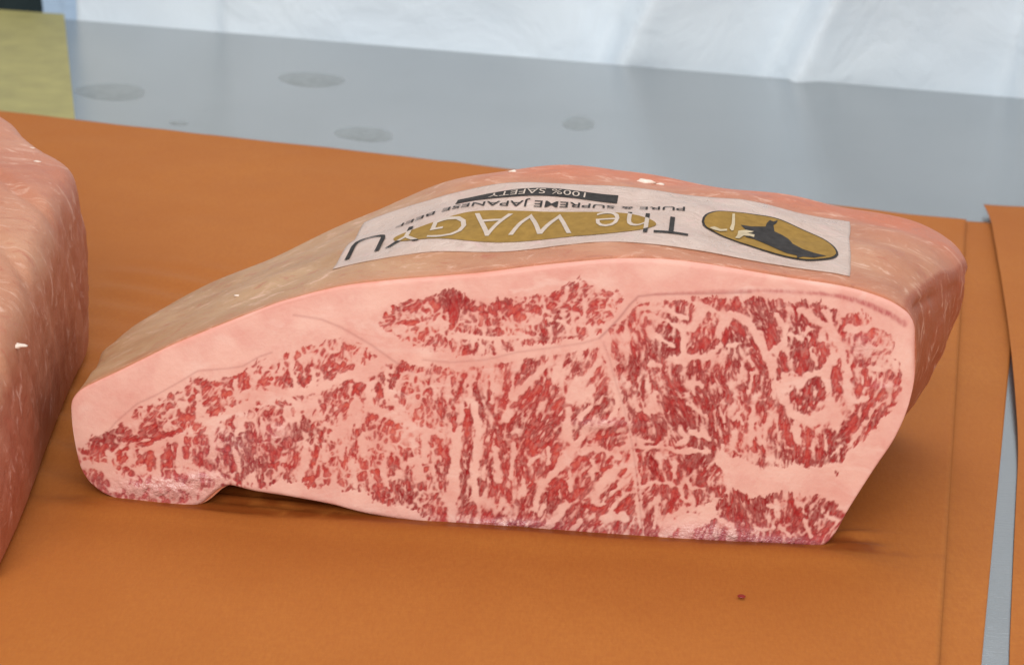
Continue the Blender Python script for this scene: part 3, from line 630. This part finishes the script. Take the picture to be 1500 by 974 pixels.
# =====================================================================  printed label on the cap
LO = np.array([-.0695, .025]); E1 = np.array([.9978, -.0663]); E2 = np.array([.0663, .9978]); LL, LW = .180, .060
def lab(a, b, h):
    a = np.asarray(a, float); b = np.asarray(b, float)
    P = LO+a[..., None]*E1+b[..., None]*E2
    zs = (surf(P[..., 0].ravel(), P[..., 1].ravel())+surf(P[..., 0].ravel()+.003, P[..., 1].ravel())+surf(P[..., 0].ravel()-.003, P[..., 1].ravel())+surf(P[..., 0].ravel(), P[..., 1].ravel()+.003)+surf(P[..., 0].ravel(), P[..., 1].ravel()-.003))/5
    return np.c_[P.reshape(-1, 2), zs+.0004+h+.0002*noise2(P[..., 0].ravel(), P[..., 1].ravel(), 41, 90, 2)]
label_root = empty('printed_label', tuple(lab(LL/2, LW/2, 0)[0]), 'white paper label with gold print lying upside down on the beef', 'label')
na_, nb_ = 190, 64
A_, B_ = np.meshgrid(np.linspace(0, LL, na_), np.linspace(0, LW, nb_))
A_ = A_+.0006*noise2(B_, A_, 6, 60, 2)+.004*(B_/LW)*(A_/LL); B_ = B_+.0008*noise2(A_, B_, 9, 40, 2)+.008*(B_/LW)*sstep(A_, .11, .18)
ls = mesh('label_paper', lab(A_, B_, 0), grid_faces(nb_, na_), MAT['label'], label_root)
so = ls.modifiers.new('thickness', 'SOLIDIFY'); so.thickness = .00025
def flat(name, polys, h, mat, parent, maxe=.0022, pick=None):
    """flat print: outlines in label coordinates, cut fine and laid on the label"""
    bm = bmesh.new()
    for pl in polys:
        vs = [bm.verts.new((x, y, 0)) for x, y in pl]; bm.faces.new(vs)
    bmesh.ops.triangulate(bm, faces=bm.faces[:])
    return drape(name, bm, h, mat, parent, maxe, pick)
def drape(name, bm, h, mat, parent, maxe, pick=None):
    for it in range(5):
        ed = [e for e in bm.edges if e.calc_length() > maxe]
        if not ed: break
        bmesh.ops.subdivide_edges(bm, edges=ed, cuts=1); bmesh.ops.triangulate(bm, faces=bm.faces[:])
    bm.verts.ensure_lookup_table()
    ab = np.array([v.co[:2] for v in bm.verts]); fcs = [[v.index for v in f_.verts] for f_ in bm.faces]
    bm.verts.index_update(); bm.free()
    o = mesh(name, lab(ab[:, 0], ab[:, 1], h), fcs, mat, parent)
    me = o.data
    bm2 = bmesh.new(); bm2.from_mesh(me); bmesh.ops.recalc_face_normals(bm2, faces=bm2.faces[:])
    for f_ in bm2.faces:
        if f_.normal.z < 0: f_.normal_flip()
    bm2.to_mesh(me); bm2.free()
    if pick is not None:
        for pg in me.polygons:
            c_ = ab[list(pg.vertices)].mean(0); pg.material_index = pick(c_)
    return o
def text(name, body, a_right, b_far, width, height, h, mat, parent, pick=None, thin=0., maxe=.0012):
    """text read from behind the block: starts at a_right and runs to smaller a, letter feet on the far side"""
    cu = bpy.data.curves.new('tmp', 'FONT'); cu.body = body; cu.size = 1; cu.offset = thin; cu.resolution_u = 3
    ob_ = bpy.data.objects.new('tmp', cu); col.objects.link(ob_)
    dg = bpy.context.evaluated_depsgraph_get(); me = bpy.data.meshes.new_from_object(ob_.evaluated_get(dg))
    bpy.data.objects.remove(ob_)
    co = np.array([v.co[:2] for v in me.vertices]); mn, mx = co.min(0), co.max(0)
    bm = bmesh.new(); bm.from_mesh(me)
    for v in bm.verts:
        v.co = (a_right-(v.co.x-mn[0])/(mx[0]-mn[0])*width, b_far-(v.co.y)/(mx[1])*height, 0)
    bmesh.ops.triangulate(bm, faces=bm.faces[:])
    return drape(name, bm, h, mat, parent, maxe, pick)
EC, ER = (.0655, .0195), (.0470, .0138)
ell = [(EC[0]+ER[0]*math.cos(a), EC[1]+ER[1]*math.sin(a)) for a in np.linspace(0, 2*math.pi, 72, endpoint=False)]
flat('gold_oval', [ell], .0002, MAT['gold'], label_root)
inell = lambda c_: 1 if ((c_[0]-EC[0])/ER[0])**2+((c_[1]-EC[1])/ER[1])**2 < 1 else 0
text('lettering', 'The WAGYU', .1240, .0300, .1215, .0205, .0004, [MAT['ink'], MAT['pale']], label_root, inell, -.010, .0009)
text('lettering', 'PURE & SUPREME JAPANESE BEEF', .1220, .0410, .1060, .0042, .0003, MAT['ink'], label_root, None, .004)
flat('black_bar', [[(.037, .0445), (.097, .0445), (.097, .0515), (.037, .0515)]], .0002, MAT['ink'], label_root)
text('lettering', '100% SAFETY', .0850, .0502, .036, .0044, .0004, MAT['pale'], label_root, None, -.004)
# emblem with the ox
def em(zx, zy):
    px, py = 860+zx/3.75, 260+zy/3.75
    return (.1285+2.43e-4*(px-1028), .0276+9.38e-5*(px-1028)-.000594*(py-330))
ov = [em(*q_) for q_ in smoothc([(628,245),(640,215),(700,192),(800,180),(920,180),(1050,198),(1180,245),(1290,295),(1345,345),(1378,410),(1372,440),(1330,465),(1240,478),(1150,468),(1040,440),(900,395),(780,350),(680,295),(640,268),(628,245)], 90)[:-1]]
cx_, cy_ = np.mean(ov, 0)
emb = flat('emblem', [ov], .00022, MAT['ink'], label_root)
flat('emblem_field', [[(cx_+(x-cx_)*.965, cy_+(y-cy_)*.945) for x, y in ov]], .00038, MAT['gold'], emb)
ox = [em(*q_) for q_ in [(845,262),(905,264),(985,252),(992,232),(1010,215),(1030,222),(1055,213),(1048,228),(1030,240),(1035,275),(1080,295),(1108,318),(1118,345),(1130,375),(1180,408),(1240,430),(1310,450),(1240,462),(1180,456),(1150,464),(1148,448),(1095,435),(1000,390),(920,350),(870,335),(905,322),(880,300),(870,285)]]
flat('ox_silhouette', [ox], .00055, MAT['ink'], emb, .0012)
w1 = [em(*q_) for q_ in [(796,206),(810,204),(812,262),(806,296),(796,300),(784,288),(794,262)]]
w2 = [em(*q_) for q_ in [(832,300),(875,293),(918,298),(905,308),(880,312),(922,322),(918,340),(895,332),(860,330),(838,350),(815,348),(828,325)]]
w3 = [em(*q_) for q_ in [(672,284),(700,278),(735,292),(770,290),(770,300),(730,304),(695,296)]]
flat('pale_mark', [w1, w2, w3], .00075, MAT['mark'], emb, .0012)
# =====================================================================  second block, at the left
def left_block():
    o = empty('beef_block', (-.25, .06, 0), 'larger raw beef block cut off by the left picture edge', 'meat')
    foot = smoothc([(-.166,-.062),(-.170,-.02),(-.178,.04),(-.184,.09),(-.187,.122),(-.194,.140),(-.218,.170),(-.256,.222),(-.31,.255),(-.37,.25),(-.40,.18),(-.40,.06),(-.36,-.03),(-.28,-.068),(-.20,-.074),(-.166,-.062)], 321)[:-1]
    cen = np.array((-.285, .09)); n = len(foot)
    tn = np.roll(foot, -1, 0)-np.roll(foot, 1, 0); tn /= np.linalg.norm(tn, axis=1)[:, None]; nm = np.c_[tn[:, 1], -tn[:, 0]]
    if ((foot-cen)*nm).sum() < 0: nm = -nm
    hs = .70+.30*sstep(foot[:, 1], -.07, .10)
    prof = [(0, -.003), (.006, .0), (.02, .001), (.035, .0015), (.05, .001), (.062, .0), (.073, -.0012), (.080, -.0036), (.0842, -.0085), (.0858, -.020), (.087, -.04), (.089, -.075)]
    P = smoothc([(a*1000, b*1000) for a, b in prof], 96)/1000
    rows = []
    al = np.r_[0, np.cumsum(np.linalg.norm(np.diff(foot, axis=0), axis=1))]
    cre = [[gnd(*q_, .085)[:2] for q_ in pl] for pl in ([(-60, 235), (0, 262), (30, 282), (80, 300), (118, 318)], [(-40, 310), (0, 335), (46, 368)], [(-60, 420), (0, 440), (30, 470)])]
    def crease(x, y):
        o_ = np.zeros_like(x)
        for pl in cre:
            for (x1, y1), (x2, y2) in zip(pl[:-1], pl[1:]):
                tt_ = np.clip(((x-x1)*(x2-x1)+(y-y1)*(y2-y1))/((x2-x1)**2+(y2-y1)**2), 0, 1)
                dd = np.hypot(x-x1-tt_*(x2-x1), y-y1-tt_*(y2-y1)); o_ = np.maximum(o_, np.exp(-(dd/.0028)**2))
        return o_
    for z, ins in P:
        g = foot+nm*ins
        w = sstep(np.array([z]), .0, .03)*(1-sstep(np.array([z]), .06, .085))
        g = g+nm*(w*(.0018*noise2(al, al*0+z*1.5, 61, 20, 3)+.0016*noise2(al+.35*z, z*.12, 63, 210, 4)))[:, None]
        hz = z*hs
        und = .0026*noise2(g[:, 0], g[:, 1], 51, 28, 4)*sstep(np.array([z]), .05, .08)-.0022*crease(g[:, 0], g[:, 1])*sstep(np.array([z]), .07, .08)
        rows.append(np.c_[g, hz+und])
    last = rows[-1]
    for s in (.75, .5, .25, .05):
        c3 = np.array([*cen, .090]); g = c3+(last-c3)*s; g[:, 2] += .002*noise2(g[:, 0], g[:, 1], 51, 28, 3); rows.append(g)
    Gl = np.array(rows); nr_, nc_ = Gl.shape[:2]
    fc_ = grid_faces(nr_, nc_, wrap=True); fc_.append(list(range((nr_-1)*nc_, nr_*nc_)))
    m_ = mesh('fat_cap', Gl.reshape(-1, 3), fc_, MAT['cap2'], o)
    bm = bmesh.new(); bm.from_mesh(m_.data); bmesh.ops.recalc_face_normals(bm, faces=bm.faces[:]); bm.to_mesh(m_.data); bm.free()
    zz = Gl[..., 2]/np.maximum(np.r_[[hs]*nr_], .01)
    attr(m_, 'tan', .25*sstep(Gl[..., 1], .1, -.02)*sstep(zz, .07, .08)); attr(m_, 'rim', .35*sstep(Gl[..., 1], .04, .14)); attr(m_, 'side', .55*(1-sstep(zz, .064, .080))); attr(m_, 'front', np.exp(-(Gl[..., 1]+.075)/.012)*(1-sstep(zz, .02, .05)))
left_block()
lb = [o for o in bpy.data.objects if o.name.startswith('beef_block')][-1]
lv = np.array([v.co[:] for v in lb.children[0].data.vertices])
for k, (px_, py_, s_) in enumerate([(45, 207, .0016), (52, 232, .0013), (16, 408, .0018)]):
    g_ = gnd(px_, py_, .086); near = lv[np.argsort(np.hypot(lv[:, 0]-g_[0], lv[:, 1]-g_[1])+100*(lv[:, 2] < .04))[:4]].mean(0)
    surf_old = surf; surf = lambda x, y, z=near[2]: np.array([z]); crumb(near[0], near[1], s_*(.55+.35*(k % 3)), 20+k, lb); surf = surf_old
# drop of blood on the paper
def drop(px, py, rad):
    c = gnd(px, py, .0005); bm = bmesh.new(); bmesh.ops.create_uvsphere(bm, u_segments=20, v_segments=10, radius=rad)
    for v in bm.verts: v.co = (c[0]+v.co.x*1.15, c[1]+v.co.y, .0008+v.co.z*.22+.0003)
    v = [tuple(w.co) for w in bm.verts]; fcs = [[w.index for w in f_.verts] for f_ in bm.faces]; bm.free()
    tag(mesh('blood_drop', v, fcs, MAT['blood']), 'small dark red blood drop on the paper in front of the beef', 'drop')
drop(1086, 875, .0012)
